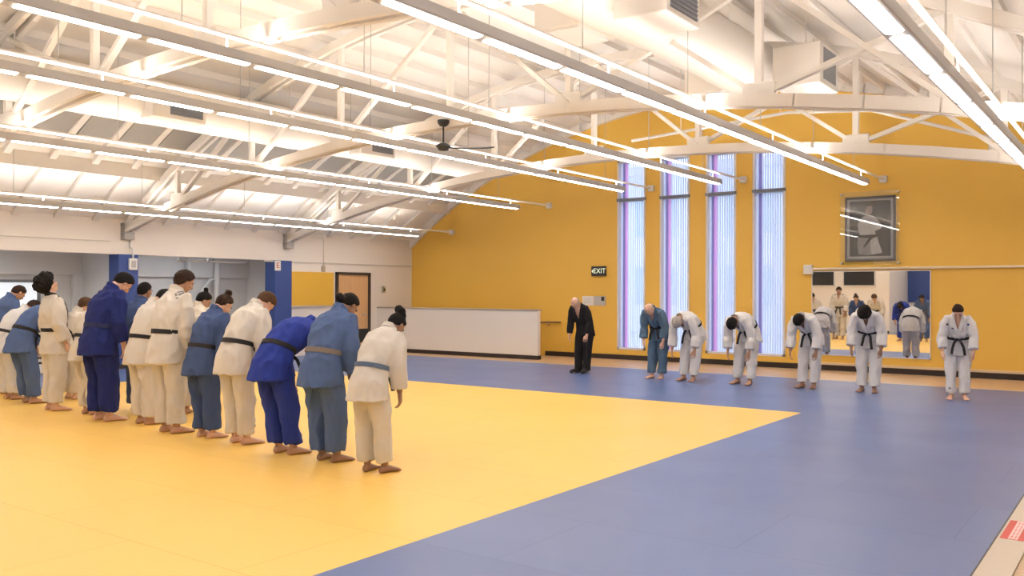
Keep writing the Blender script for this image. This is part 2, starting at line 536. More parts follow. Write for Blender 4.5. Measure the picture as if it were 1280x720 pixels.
obj('board_edge', B(XL, XL + .055, 14.46, 15.97, 1.235, 1.265), MT['beige'], t)

t = thing('exit_sign', 'small white sign with a red mark high on the blue column by the yellow panel', 'sign', (XL + .07, 14.13, 2.24))
obj('plate', B(-.012, .012, -.085, .085, -.12, .12), MT['white'], t, bevel=.004)
text_bm('E', .19, (.014, 0, 0), (PI / 2, 0, PI / 2), MT['red'], t, 'letter')
t = thing('junction_box', 'white electrical box with conduit on the blue column near the alcove', 'electrical box', (XL + .08, 10.36, 2.17))
obj('box', B(-.03, .03, -.09, .09, -.12, .12), MT['white'], t, bevel=.008)
obj('socket', B(.03, .036, -.05, .05, -.07, .07), MT['grey_paper'], t)
obj('conduit', tube(bmesh.new(), [(0, 0, .12), (0, 0, .32), (-.06, -.02, .36), (-.06, -.02, .52)], .02, 8), MT['white'], t, smooth=True)
t = thing('junction_box', 'small metal box on the white wall under a thin conduit by the door', 'electrical box', (XL + .02, 15.63, 2.2))
obj('box', B(-.02, .03, -.05, .05, -.07, .07), MT['metal'], t, bevel=.004)
obj('conduit', tube(bmesh.new(), [(.012, 0, .07), (.012, 0, .74), (.012, -.06, .8), (.012, -.9, .86)], .011, 8), MT['white_wall'], t, smooth=True)
t = thing('wall_switch', 'small dark switch box on the white wall right of the wooden door', 'switch', (XL + .02, 17.85, 1.68))
obj('plate', B(-.02, .01, -.06, .06, -.09, .09), MT['metal'], t, bevel=.004)
obj('toggle', B(.01, .025, -.02, .02, -.04, .03), MT['black'], t)

# alcove fittings
t = thing('radiator', 'low white slotted radiator bench at the alcove edge', 'radiator', (XL - .22, 8.75, 0))
obj('casing', B(-.16, .16, -1.2, 1.2, .03, .40), MT['white'], t, bevel=.01)
for k in range(2):
    for z in (.20, .30):
        obj('vent_slot', B(.155, .166, -1.05 + k * 1.1, -.1 + k * 1.1, z, z + .045), MT['black'], t)
for k, (ya, lab) in enumerate(((13.55, 'white drain pipe in the alcove, nearer the column beside the yellow panel'), (12.75, 'white drain pipe in the alcove, farther from the column beside the yellow panel'))):
    t = thing('drain_pipe', lab, 'pipe', (-18.8, ya, 0))
    obj('pipe', tube(bmesh.new(), [(0, 0, .3), (0, 0, 1.7), (.0, .0, 1.86), (0, 0, 2.0), (0, 0, 2.46)], [.05, .05, .075, .075, .05], 12), MT['alcove'], t, smooth=True)
    obj('elbow', tube(bmesh.new(), [(0, 0, 1.9), (0, -.18, 1.9), (0, -.36, 1.68), (0, -.6, 1.3)], [.04] * 4, 10), MT['alcove'], t, smooth=True)
t = thing('ceiling_pipe', 'thin white pipe with hangers under the edge of the alcove ceiling', 'pipe', (XL - .38, 12.3, 2.36))
obj('pipe', tube(bmesh.new(), [(0, -.6, -.06), (0, 1.2, -.06), (0, 1.28, -.02), (0, 1.3, .1)], .022, 8), MT['white'], t, smooth=True)
for yy in (-.55, .2):
    obj('hanger', B(-.03, .03, yy - .02, yy + .02, -.09, .1), MT['metal'], t)

for ya, lab in ((7.2, 'added fill lamp hidden on the alcove ceiling, left of the first blue column'), (12.3, 'added fill lamp hidden on the alcove ceiling between the two blue columns')):  # unseen lamps behind the beam, added to brighten the alcove
    t = thing('added_fill_lamp', lab, 'lamp', (-18.05, ya, 2.47))
    obj('casing', B(-.08, .08, -1.3, 1.3, -.035, -.001), MT['white'], t, bevel=.006)
    obj('tube', B(-.05, .05, -1.25, 1.25, -.055, -.035), MT['alcove_fill_glow'], t, bevel=.008)

t = thing('monitor_cart', 'dark monitor on a stand by the door, behind the bowing people', 'monitor', (-16.75, 16.45, MZ))
obj('screen', B(-.03, .03, -.26, .26, .28, .64), MT['black'], t, bevel=.01)
obj('stand', tube(bmesh.new(), [(-.03, 0, .02), (-.05, 0, .45)], .03, 10), MT['black'], t, smooth=True)
obj('base', B(-.2, .2, -.2, .2, 0, .03), MT['black'], t, bevel=.01)

# ------------------------------------------------------------------ end wall fittings
t = thing('exit_sign', 'black EXIT sign with pale green letters on the yellow wall', 'sign', (-11.08, YW - .03, 2.14))
obj('housing', B(-.2, .2, -.03, .03, -.12, .12), MT['black'], t, bevel=.008)
ex = mat('exit_letters', (0.75, 0.85, 0.70), 0.5, emit=0.35, ecol=(0.75, 0.9, 0.7))
text_bm('EXIT', .17, (.035, -.032, 0), (PI / 2, 0, 0), ex, t, 'letters')
bm = bmesh.new()
prism_xz(bm, [(-.185, 0), (-.145, .05), (-.145, -.05)], -.034, .003)
obj('arrow', bm, ex, t)
t = thing('notice', 'white paper notice on the yellow wall behind the black suited man', 'notice', (-11.4, YW - .006, 1.41))
obj('sheet', B(-.16, .16, -.006, .006, -.115, .115), MT['paper'], t)
bm = bmesh.new()
for k in range(4): box(bm, -.11, .11 - .03 * (k % 2), -.0075, -.006, .055 - k * .035, .063 - k * .035)
obj('print_lines', bm, MT['grey_paper'], t)
t = thing('wall_plate', 'grey plate with a small dark square beside the paper notice', 'wall plate', (-11.06, YW - .012, 1.41))
obj('plate', B(-.16, .16, -.012, .012, -.115, .115), MT['grey_paper'], t, bevel=.003)
obj('badge', B(.05, .13, -.016, -.012, .0, .10), MT['black'], t)

t = thing('wall_mirror', 'wide wall mirror on the yellow wall reflecting the hall', 'mirror', (-4.73, YW - .02, 1.19))
obj('glass', B(-1.145, 1.145, -.006, .02, -.86, .87), MT['mirror'], t)
bm = bmesh.new()
for q in ((-1.16, 1.16, .87, .885), (-1.16, 1.16, -.875, -.86), (-1.16, -1.145, -.875, .885), (1.145, 1.16, -.875, .885)):
    box(bm, q[0], q[1], -.012, .02, q[2], q[3])
obj('frame', bm, MT['window_frame'], t)
t = thing('curtain_track', 'long pale track with a white end box above the mirror', 'curtain track', (-5.95, YW - .035, 2.125))
obj('track', B(.08, 6.6, -.03, .035, -.022, .022), mat('cream_track', (0.78, 0.66, 0.48), 0.45), t, bevel=.005)
obj('end_box', B(-.1, .08, -.05, .035, -.11, .09), MT['white'], t, bevel=.01)

# framed picture of a standing judoka behind an acrylic sheet
t = thing('framed_picture', 'framed black and white picture of a standing person in a judo uniform above the mirror', 'picture', (-4.71, YW - .03, 2.93))
bm = bmesh.new()
for q in ((-.49, .49, .61, .66), (-.49, .49, -.66, -.61), (-.49, -.45, -.66, .66), (.45, .49, -.66, .66)):
    box(bm, q[0], q[1], -.035, .03, q[2], q[3])
obj('frame', bm, mat('dark_grey_frame', (0.10, 0.095, 0.09), 0.4), t, bevel=.004)
obj('mount', B(-.45, .45, -.005, .03, -.61, .61), mat('grey_mount', (0.40, 0.38, 0.37), 0.7), t)
pr = obj('print', B(-.40, .40, -.009, -.005, -.56, .57), mat('print_dark', (0.055, 0.058, 0.058), 0.6, var=.4, vscale=3), t)
def flat(poly, y, m, name):
    bm = bmesh.new()
    prism_xz(bm, poly, y, .0015)
    o = obj(name, bm, m, pr)
    return o
g1 = mat('print_light', (0.46, 0.44, 0.42), 0.6, var=.3, vscale=9)
g2 = mat('print_mid', (0.24, 0.23, 0.225), 0.6, var=.3, vscale=9)
g3 = mat('print_grey', (0.36, 0.28, 0.25), 0.6)
g4 = mat('print_black', (0.03, 0.03, 0.03), 0.6)
flat([(-.20, .20), (-.12, .26), (-.04, .28), (.06, .26), (.14, .2), (.20, .10), (.25, .05), (.22, 0), (.1, -.05), (.12, -.15), (-.18, -.14), (-.22, -.06), (-.24, .08)], -.013, g1, 'jacket_shape')
flat([(-.22, -.14), (.14, -.14), (.18, -.3), (.23, -.50), (-.02, -.54), (-.22, -.52), (-.25, -.3)], -.013, g2, 'skirt_shape')
flat([(0, -.2), (.13, -.16), (.22, -.42), (.24, -.5), (.03, -.52)], -.017, g1, 'hem_shape')
flat([(-.07, .30), (-.10, .38), (-.08, .47), (0, .50), (.05, .45), (.05, .36), (.02, .29)], -.017, g3, 'face_shape')
flat([(-.11, .37), (-.12, .46), (-.04, .53), (.04, .51), (.06, .465), (-.02, .465), (-.06, .44), (-.085, .38)], -.021, g4, 'hair_shape')
flat([(-.22, -.13), (.12, -.12), (.14, -.17), (.05, -.2), (-.1, -.38), (-.13, -.37), (-.02, -.19), (-.2, -.18)], -.021, g4, 'belt_shape')
ac = obj('acrylic_sheet', B(-.575, .575, -.075, -.07, -.74, .76), MT['acrylic'], t)
for sx in (-.55, .55):
    for sz in (-.7, .72):
        bm = bmesh.new()
        loft(bm, [((sx, -.085, sz), (1, 0, 0), (0, 0, 1), .018, .018), ((sx, .03, sz), (1, 0, 0), (0, 0, 1), .018, .018)], 12)
        obj('standoff', bm, MT['metal'], t, smooth=False)

# red label on the sill strip
t = thing('floor_label', 'red label with a pale printed band stuck on the beige sill strip', 'label', (-.745, 6.83, .0185))
obj('sheet', B(-.075, .075, -.28, .28, 0, .001), MT['red'], t)
obj('band', B(-.03, .025, -.27, .27, .001, .0016), MT['pinkwhite'], t)
bm = bmesh.new()
for k in range(15):
    for q in (-.018, .004):
        box(bm, q, q + .011, -.25 + k * .034, -.25 + k * .034 + (.012, .02, .008)[k % 3], .0016, .002)
obj('print', bm, MT['red'], t)

# ------------------------------------------------------------------ roof trusses
NODES = [XL + .02, -15.45, -13.2, -10.9, -8.55, -6.45, -3.8, -1.75, XR - .02]
def make_truss():
    t = thing('roof_truss', 'white steel roof truss', 'truss', (0, 0, 0), 0, 'roof trusses')
    top = lambda x: max(roof(x) - .28, chord(x) + .08)
    def arc(fn, dz, w, h):
        bm = bmesh.new()
        px = [NODES[0] + (NODES[-1] - NODES[0]) * k / 24 for k in range(25)]
        for s in (-1, 1):
            for k in range(24):
                bar(bm, (px[k] - .01, s * .075, fn(px[k]) + dz), (px[k + 1] + .01, s * .075, fn(px[k + 1]) + dz), w, h, (0, 0, 1))
        return bm
    obj('bottom_chord', arc(chord, .08, .07, .15), MT['steel'], t)
    obj('top_chord', arc(top, 0, .07, .14), MT['steel'], t)
    for k in range(1, len(NODES) - 1):
        x = NODES[k]
        bm = bmesh.new()
        if top(x) - chord(x) > .3:
            bar(bm, (x, 0, chord(x) + .05), (x, 0, top(x)), .085, .085, (0, 1, 0))
            obj('post', bm, MT['steel'], t)
        bm = B(x - .2, x + .2, -.045, .045, chord(x) + .02, chord(x) + .30)
        obj('gusset_plate', bm, MT['steel'], t, bevel=.02)
    for k in range(1, len(NODES) - 2):
        xa, xb = NODES[k], NODES[k + 1]
        pairs = [(xa, xb)] if k % 2 else [(xb, xa)]
        if k in (1, 2, len(NODES) - 3, len(NODES) - 4): pairs = [(xa, xb), (xb, xa)]
        for p, q in pairs:
            bm = bmesh.new()
            bar(bm, (p, .02 if p < q else -.02, chord(p) + .15), (q, .02 if p < q else -.02, top(q) - .02), .06, .085, (0, 1, 0))
            obj('diagonal_brace', bm, MT['steel'], t)
    for x in (NODES[0] + .04, NODES[-1] - .04):
        obj('bearing_plate', B(x - .06, x + .1, -.11, .11, chord(x) - .12, chord(x) + .22), MT['bracket'], t)
    return t
tr = make_truss()
for k, (y, lab) in enumerate(((14.45, 'white roof truss nearest the yellow wall, crossing in front of the tall windows'), (10.24, 'white roof truss in the middle of the hall, ending above the first blue column'),
                              (6.03, 'white roof truss nearest the camera, crossing at the top left'))):
    o = tr if k == 0 else copy_tree(tr)
    o.location = (0, y, .17 if y < 7 else 0)
    o['label'] = lab

# ------------------------------------------------------------------ pendant lamps
PITCH = 1.185
def make_lamp(x, z, zr, label, ystart):
    t = thing('pendant_lamp', label, 'lamp', (x, 17.58, z), 0, 'rows of linear pendant lamps')
    L = 17.58 - ystart
    nl = int(L / PITCH)
    bm = bmesh.new()
    prof = [(-.074, .016), (.074, .016), (.080, .03), (.072, .115), (-.072, .115), (-.080, .03)]
    a = [bm.verts.new((p[0], 0, p[1])) for p in prof]
    b = [bm.verts.new((p[0], -L, p[1])) for p in prof]
    bm.faces.new(a); bm.faces.new(b[::-1])
    for k in range(6): bm.faces.new((a[k], b[k], b[(k + 1) % 6], a[(k + 1) % 6]))
    obj('housing', bm, MT['housing'], t)
    for k in range(nl):
        ya, yb = -.06 - k * PITCH, -.06 - k * PITCH - PITCH + .13
        bm = bmesh.new()
        pr = [(-.060, .018), (-.040, .006), (0, .001), (.040, .006), (.060, .018)]
        va = [bm.verts.new((p[0], ya, p[1])) for p in pr]
        vb = [bm.verts.new((p[0], yb, p[1])) for p in pr]
        bm.faces.new(va); bm.faces.new(vb[::-1])
        for j in range(5): bm.faces.new((va[j], vb[j], vb[(j + 1) % 5], va[(j + 1) % 5]))
        obj('lens', bm, MT['lens'], t)
    obj('uplight', B(-.04, .04, -L + .05, -.05, .115, .118), MT['uplight'], t)
    dz = zr - z
    obj('support_rail', tube(bmesh.new(), [(0, YW - 17.58 - .03, dz), (0, -L, dz)], .024, 8), MT['steel'], t)
    obj('wall_box', B(-.07, .07, YW - 17.58 - .1, YW - 17.58, dz - .07, dz + .07), MT['white'], t, bevel=.01)
    k = 0
    while k * 2.37 + .3 < L:
        y = -.3 - k * 2.37
        obj('drop_rod', tube(bmesh.new(), [(0, y, .115), (0, y, dz)], .010, 6), MT['steel'], t)
        zc = roof(x) - z - .02
        obj('hanger_cable', tube(bmesh.new(), [(0, y - .5, dz), (0, y - .5, zc)], .006, 6), MT['metal'], t)
        k += 1
    return t
make_lamp(-15.76, 3.07, 3.27, 'long linear pendant lamp closest to the left wall, above the alcove beam', 0.8)
make_lamp(-12.54, 3.62, 3.83, 'long linear pendant lamp second from the left wall, running under the round duct', 0.8)
make_lamp(-9.65, 3.86, 4.08, 'linear pendant lamp third from the left wall, ending before the first tall window', 0.8)
make_lamp(-7.39, 3.87, 4.12, 'long linear pendant lamp ending in front of the third tall window', -2.4)
make_lamp(-4.45, 3.66, 3.92, 'long linear pendant lamp ending above the framed picture', -2.4)
make_lamp(-1.27, 3.16, 3.5, 'long linear pendant lamp nearest the camera at the upper right', -2.4)

# ------------------------------------------------------------------ ducts
t = thing('air_duct', 'long white round air duct with grilles along the left side of the ceiling', 'duct', (-12.95, 0, 4.62))
bm = bmesh.new()
ys = [2.0, 5.0, 5.02, 8.0, 8.02, 11.0, 11.02, 14.0, 14.02, 16.6]
loft(bm, [((0, y, 0), (1, 0, 0), (0, 0, 1), .36 + (.008 if i % 2 else 0), .36 + (.008 if i % 2 else 0)) for i, y in enumerate(ys)], 28)
obj('duct', bm, MT['duct'], t, smooth=True)
for yg in (8.3, 12.7):
    g = obj('grille_box', B(.22, .55, yg - .52, yg + .42, -.33, .12), MT['duct'], t, bevel=.01)
    f = obj('grille', B(.55, .556, yg - .22, yg + .36, -.26, .05), MT['grey_grille'], g)
    bm = bmesh.new()
    for k in range(7): box(bm, .556, .566, yg - .22, yg + .36, -.25 + k * .043, -.237 + k * .043)
    obj('louvre', bm, MT['dark_bar'], f)
for yg in (6.0, 10.9, 15.2):
    obj('strap', tube(bmesh.new(), [(0, yg, .36), (0, yg, roof(-12.95) - 4.62)], .012, 6), MT['steel'], t)

t = thing('air_duct', 'large white round air duct at the upper right, ending in an elbow above the trusses', 'duct', (-5.15, 0, 5.12))
bm = bmesh.new()
loft(bm, [((0, y, 0), (1, 0, 0), (0, 0, 1), r, r) for y, r in ((2, .44), (6.6, .44), (6.62, .455), (9.2, .455), (9.22, .44), (12.4, .44), (12.42, .455), (13.7, .45), (14.05, .38), (14.25, .22))], 30)
obj('duct', bm, MT['duct'], t, smooth=True)
for yg, side in ((9.3, -1), (9.02, 1), (13.55, -1)):
    zb = -.25 if side > 0 else 0
    g = obj('branch_box', B(*sorted((side * .3, side * .95)), yg - .42, yg + .42, -.36 + zb * .6, .2 + zb), MT['duct'], t, bevel=.012)
    if side > 0:
        f = obj('grille', B(side * .95, side * .957, yg - .34, yg + .34, -.45, -.1), MT['grey_grille'], g)
        bm = bmesh.new()
        for k in range(7): box(bm, .957, .967, yg - .34, yg + .34, -.44 + k * .05, -.424 + k * .05)
        obj('louvre', bm, MT['dark_bar'], f)
    else:
        obj('diffuser', B(-.95, -.36, yg - .36, yg + .36, -.385, -.36), mat('diffuser_white', (.86, .84, .82), .4), g, bevel=.006)
for yg in (5.5, 9.8, 12.6):
    obj('strap', tube(bmesh.new(), [(0, yg, .44), (0, yg, roof(-5.15) - 5.12)], .012, 6), MT['steel'], t)
t = thing('air_diffuser', 'white box diffuser with a grey grille hanging near the yellow wall', 'diffuser', (-4.25, 13.4, 4.95))
obj('box', B(-.35, .35, -.45, .45, -.3, .3), MT['duct'], t, bevel=.012)
g = obj('grille', B(.35, .357, -.3, .3, -.22, .24), MT['grey_grille'], t)
obj('strap', tube(bmesh.new(), [(0, 0, .3), (0, 0, roof(-4.25) - 4.95)], .012, 6), MT['steel'], t)

# sprinkler pipe near the yellow wall
t = thing('sprinkler_pipe', 'thin white sprinkler pipe rising and falling across the yellow wall under the roof', 'pipe', (0, 16.2, 0))
obj('pipe', tube(bmesh.new(), [(-8.69, 0, 4.72), (-5.47, 0, 4.93), (-4.0, 0, 4.80), (-2.14, 0, 4.12), (-.6, 0, 3.53)], .03, 8), MT['steel'], t, smooth=True)
for x, z in ((-7.6, 4.79), (-5.6, 4.92), (-3.2, 4.53)):
    obj('hanger', tube(bmesh.new(), [(x, 0, z), (x, 0, roof(x))], .009, 6), MT['steel'], t)

# ceiling fan
t = thing('ceiling_fan', 'dark ceiling fan with a single long blade hanging between the lamp rows', 'ceiling fan', (-8.55, 10.08, 3.76), 0)
bm = bmesh.new()
loft(bm, [((0, 0, z), (1, 0, 0), (0, 1, 0), r, r) for z, r in ((.30, .02), (.31, .055), (.35, .085), (.395, .09), (.40, .06))], 20)
obj('canopy', bm, MT['black'], t, smooth=True)
obj('rod', tube(bmesh.new(), [(0, 0, .05), (0, 0, .32)], .012, 10), MT['fan'], t, smooth=True)
bm = bmesh.new()
loft(bm, [((0, 0, z), (1, 0, 0), (0, 1, 0), r, r) for z, r in ((-.06, .03), (-.05, .075), (-.01, .09), (.0, .115), (.03, .10), (.06, .03))], 24)
obj('motor', bm, MT['fan'], t, smooth=True)
for k in range(1):
    a = math.radians(34)
    d = Vector((math.cos(a), math.sin(a), 0)); s = Vector((-math.sin(a), math.cos(a), 0))
    bm = bmesh.new()
    rg = []
    for r, w in ((.09, .03), (.2, .06), (.4, .085), (.65, .07), (.76, .03)):
        ss = (s + Vector((0, 0, .28))).normalized()
        rg.append((d * r + Vector((0, 0, -.005 - .02 * math.sin(r * 4))), ss, d.cross(ss), w, .010))
    loft(bm, rg, 12)
    obj('blade', bm, MT['fan'], t, smooth=True)
obj('mount_rod', tube(bmesh.new(), [(0, 0, .39), (0, 0, .45)], .03, 10), MT['steel'], t, smooth=True)

# ------------------------------------------------------------------ people
def remesh(bm, voxel, it=2, fac=0.5):
    me = bpy.data.meshes.new('tmp')
    bmesh.ops.recalc_face_normals(bm, faces=bm.faces[:])
    bm.to_mesh(me)
    bm.free()
    tmp = bpy.data.objects.new('tmp', me)
    link(tmp)
    r = tmp.modifiers.new('r', 'REMESH')
    r.mode = 'VOXEL'
    r.voxel_size = voxel
    if it:
        s = tmp.modifiers.new('s', 'SMOOTH')
        s.factor = fac
        s.iterations = it
    dg = bpy.context.evaluated_depsgraph_get()
    out = bpy.data.meshes.new_from_object(tmp.evaluated_get(dg))
    bpy.data.objects.remove(tmp)
    bpy.data.meshes.remove(me)
    return out
def wrinkle(me, amp, fr, seed, stretch=(1, 1, .45)):
    n = len(me.vertices)
    co = np.empty(n * 3); me.vertices.foreach_get('co', co)
    no = np.empty(n * 3); me.vertices.foreach_get('normal', no)
    co = co.reshape(-1, 3); no = no.reshape(-1, 3)
    sv = Vector((seed * 3.7, seed * 1.3, seed * 2.1))
    d = np.empty(n)
    for i in range(n):
        c = co[i]
        p = Vector((c[0] * stretch[0], c[1] * stretch[1], c[2] * stretch[2]))
        a = noise.noise(p * fr + sv)
        b = noise.noise(p * fr * 2.3 + sv * 2)
        d[i] = amp * ((1 - abs(a) * 2.4) * .8 + b * .5 - .35)
    co = co + no * d[:, None]
    me.vertices.foreach_set('co', co.ravel())
    me.update()
def add_mesh(name, me, m, parent):
    me.materials.clear()
    me.materials.append(m)
    me.polygons.foreach_set('use_smooth', [True] * len(me.polygons))
    me.name = name
    o = bpy.data.objects.new(name, me)
    if parent: o.parent = parent
    return link(o)
def gi_mat(name, col):
    return mat(name, col, 0.85, var=.05, vscale=5, bump=.25, bscale=160, spec=.2)
GI = {
    'cream': gi_mat('cream_cotton', (0.64, 0.60, 0.555)), 'white': gi_mat('white_cotton', (0.70, 0.69, 0.70)),
    'ivory': gi_mat('ivory_cotton', (0.64, 0.585, 0.51)),
    'royal': gi_mat('royal_blue_cotton', (0.028, 0.05, 0.30)), 'navy': gi_mat('navy_cotton', (0.018, 0.027, 0.14)),
    'denim': gi_mat('faded_blue_cotton', (0.058, 0.092, 0.215)), 'mid': gi_mat('mid_blue_cotton', (0.085, 0.135, 0.285)),
    'teal': gi_mat('grey_blue_cotton', (0.10, 0.165, 0.25)), 'suit': gi_mat('black_suit_cloth', (0.018, 0.016, 0.017)),
}
BELT = {'black': mat('black_belt_cloth', (0.014, 0.013, 0.016), 0.8), 'navy': mat('navy_belt_cloth', (0.015, 0.022, 0.09), 0.8),
        'grey': mat('grey_brown_belt_cloth', (0.20, 0.165, 0.145), 0.8), 'blue': mat('blue_belt_cloth', (0.09, 0.135, 0.235), 0.8)}
SKIN = {'light': mat('light_skin', (0.66, 0.40, 0.29), 0.5, var=.06, vscale=14), 'tan': mat('tan_skin', (0.48, 0.27, 0.18), 0.5, var=.06, vscale=14),
        'brown': mat('brown_skin', (0.31, 0.17, 0.115), 0.5, var=.06, vscale=14)}
HAIRM = {'black': mat('black_hair', (0.012, 0.010, 0.010), 0.7, bump=.5, bscale=60, spec=.12), 'dark': mat('dark_brown_hair', (0.035, 0.02, 0.014), 0.7, bump=.5, bscale=60, spec=.12),
         'brown': mat('brown_hair', (0.085, 0.045, 0.025), 0.75, bump=.5, bscale=60, spec=.12), 'grey': mat('grey_hair', (0.32, 0.29, 0.27), 0.7, bump=.4, bscale=60)}
EYE = mat('dark_eye', (0.01, 0.008, 0.008), 0.3)
LIP = mat('lip', (0.36, 0.14, 0.12), 0.5)
X3 = Vector((1, 0, 0))
PSEED = [0]
def person(label, x, y, rz, h, bow, head, gi, belt, hair, hcol, skin, girth=1.0, turn=0.0, arm=None, under=None, suit=False, bun=None, stance=.056, spread=.055, patch=None, vox=.0062, lean=0.0, skirt=1.0):
    PSEED[0] += 1
    seed = PSEED[0]
    rnd = random.Random(seed)
    S = h
    th = math.radians(bow)
    hp = math.radians(head)
    D = lambda a: Vector((0, math.sin(a), math.cos(a)))
    NN = lambda a: Vector((0, math.cos(a), -math.sin(a)))
    g = girth
    hb = .115 * S * math.sin(th) - lean
    a1, a2, a3 = .5 * th, .95 * th, 1.18 * th
    P0 = Vector((0, -hb, .515 * S))
    W = P0 + D(a1) * .085 * S
    CH = W + D(a2) * .13 * S
    NB = CH + D(a3) * .105 * S
    an = (a3 + hp) / 2
    NT = NB + D(an) * .038 * S
    tw = Matrix.Rotation(math.radians(turn), 3, 'Z')
    HU = D(hp); HF = NN(hp)                       # head up, head forward
    HU = tw @ HU; HF = tw @ HF; HX = HF.cross(HU).normalized()
    HC = NT + HU * .052 * S + HF * .012 * S
    st = stance * S
    sides = (-1, 1)
    hipJ = {s: Vector((s * .05 * S * min(g, 1.15), -hb, .50 * S)) for s in sides}
    fo = {s: rnd.uniform(-.012, .012) * S for s in sides}
    ank = {s: Vector((s * st, fo[s], .042 * S)) for s in sides}
    kne = {s: (hipJ[s] * .47 + ank[s] * .53) + Vector((s * .004, .018 * S, 0)) for s in sides}
    shd = {s: CH + D(a3) * .083 * S + X3 * (s * .098 * S * (1 + (g - 1) * .5)) + NN(a3) * .008 * S - D(a3) * .006 * S for s in sides}
    elb, wri = {}, {}
    L1, L2 = .172 * S, .150 * S
    for s in sides:
        am = arm if arm is not None else .10
        if isinstance(am, tuple): am = am[0 if s < 0 else 1]
        dr = Vector((s * spread, am, -1)).normalized()
        w = shd[s] + dr * (L1 + L2) * .965
        v = w - shd[s]
        dl = v.length
        c = (L1 * L1 - L2 * L2 + dl * dl) / (2 * dl)
        hgt = math.sqrt(max(0, L1 * L1 - c * c))
        pole = Vector((s * .5, -1, 0))
        pole = (pole - v.normalized() * pole.dot(v.normalized())).normalized()
        elb[s] = shd[s] + v.normalized() * c + pole * hgt
        wri[s] = w
    # --- body: one continuous surface
    bm = bmesh.new()
    sg = .5 + .5 * g
    loft(bm, [(P0 - D(.2 * th) * .06 * S, X3, NN(.2 * th), .07 * S * sg, .055 * S), (P0, X3, NN(a1 * .5), .088 * S * sg, .064 * S * sg), (W, X3, NN(a1), .077 * S * sg, .058 * S * sg),
              (CH, X3, NN(a2), .092 * S * sg, .068 * S * sg), (CH + D(a3) * .06 * S, X3, NN(a3), .086 * S, .056 * S), (NB - D(a3) * .008 * S, X3, NN(a3), .06 * S, .042 * S),
              (NB + D(an) * .008 * S, X3, NN(an), .036 * S, .036 * S), (NT, X3, NN(an), .032 * S, .034 * S), (NT + HU * .04 * S, X3, HF, .03 * S, .034 * S)], 20)
    rot = Matrix((HX, HF, HU)).transposed()
    hd = lambda a, f, u: HC + HX * (a * S) + HF * (f * S) + HU * (u * S)
    ball(bm, hd(0, -.004, .012), (.043 * S, .054 * S, .052 * S), rot)
    ball(bm, hd(0, .012, -.018), (.036 * S, .042 * S, .046 * S), rot)
    ball(bm, hd(0, .030, -.044), (.020 * S, .018 * S, .016 * S), rot)
    ball(bm, hd(0, .040, .012), (.030 * S, .013 * S, .008 * S), rot)       # brow
    ball(bm, hd(0, .056, -.012), (.0085 * S, .012 * S, .011 * S), rot)     # nose
    ball(bm, hd(0, .050, .002), (.006 * S, .009 * S, .014 * S), rot)
    ball(bm, hd(0, .048, -.030), (.014 * S, .008 * S, .006 * S), rot)      # lips
    for s in sides:
        ball(bm, hd(s * .044, -.004, -.006), (.006 * S, .011 * S, .017 * S), rot)
        ball(bm, hd(s * .022, .038, -.014), (.012 * S, .010 * S, .012 * S), rot)
        tube(bm, [CH + D(a3) * .07 * S + X3 * s * .05 * S, shd[s], (shd[s] * .6 + elb[s] * .4), elb[s], elb[s] * .65 + wri[s] * .35, wri[s]],
             [.018 * S, .021 * S, .025 * S, .0235 * S, .0245 * S, .0155 * S], 14)
        # hand: palm, four fingers, thumb
        fd = (wri[s] - elb[s]).normalized()
        fd = (fd + Vector((0, .06, -.55))).normalized()
        side = Vector((s, .35, 0)); side = (side - fd * side.dot(fd)).normalized()    # back of the hand faces outwards
        fw = fd.cross(side) * s
        if fw.y < 0: fw = -fw                                                       # thumb side, forward
        pc = wri[s] + fd * .030 * S
        loft(bm, [(wri[s] - fd * .004 * S, fw, side, .0155 * S, .0125 * S), (wri[s] + fd * .02 * S, fw, side, .021 * S, .0115 * S), (wri[s] + fd * .052 * S, fw, side, .0225 * S, .0095 * S)], 12)
        for k, (off, ln) in enumerate(((.0185, .040), (.0062, .046), (-.0062, .043), (-.0185, .034))):
            b0 = wri[s] + fd * .046 * S + fw * off * S
            k1 = b0 + fd * ln * .5 * S - side * .004 * S + fw * off * .30 * S
            k2 = k1 + fd * ln * .32 * S - side * .010 * S + fw * off * .12 * S
            k3 = k2 + fd * ln * .22 * S - side * .014 * S
            tube(bm, [b0, k1, k2, k3], [.0046 * S, .0044 * S, .0041 * S, .0034 * S], 8)
        t0 = wri[s] + fd * .014 * S + fw * .014 * S
        tube(bm, [t0, t0 + fd * .018 * S + fw * .014 * S - side * .006 * S, t0 + fd * .036 * S + fw * .019 * S - side * .010 * S, t0 + fd * .050 * S + fw * .018 * S - side * .012 * S],
             [.0085 * S, .0070 * S, .0058 * S, .0044 * S], 8)
        # leg and foot
        tube(bm, [hipJ[s] + Vector((0, 0, .02 * S)), hipJ[s] * .6 + kne[s] * .4, kne[s], kne[s] * .68 + ank[s] * .32 + Vector((0, -.008 * S, 0)), ank[s] + Vector((0, 0, .03 * S)), ank[s]],
             [.055 * S, .049 * S, .034 * S, .034 * S, .022 * S, .021 * S], 14)
        toe = math.radians(12) * s
        fx = Vector((math.cos(toe), -math.sin(toe), 0)); fy = Vector((math.sin(toe), math.cos(toe), 0))
        A = Vector((ank[s].x, ank[s].y, 0))
        U3 = Vector((0, 0, 1))
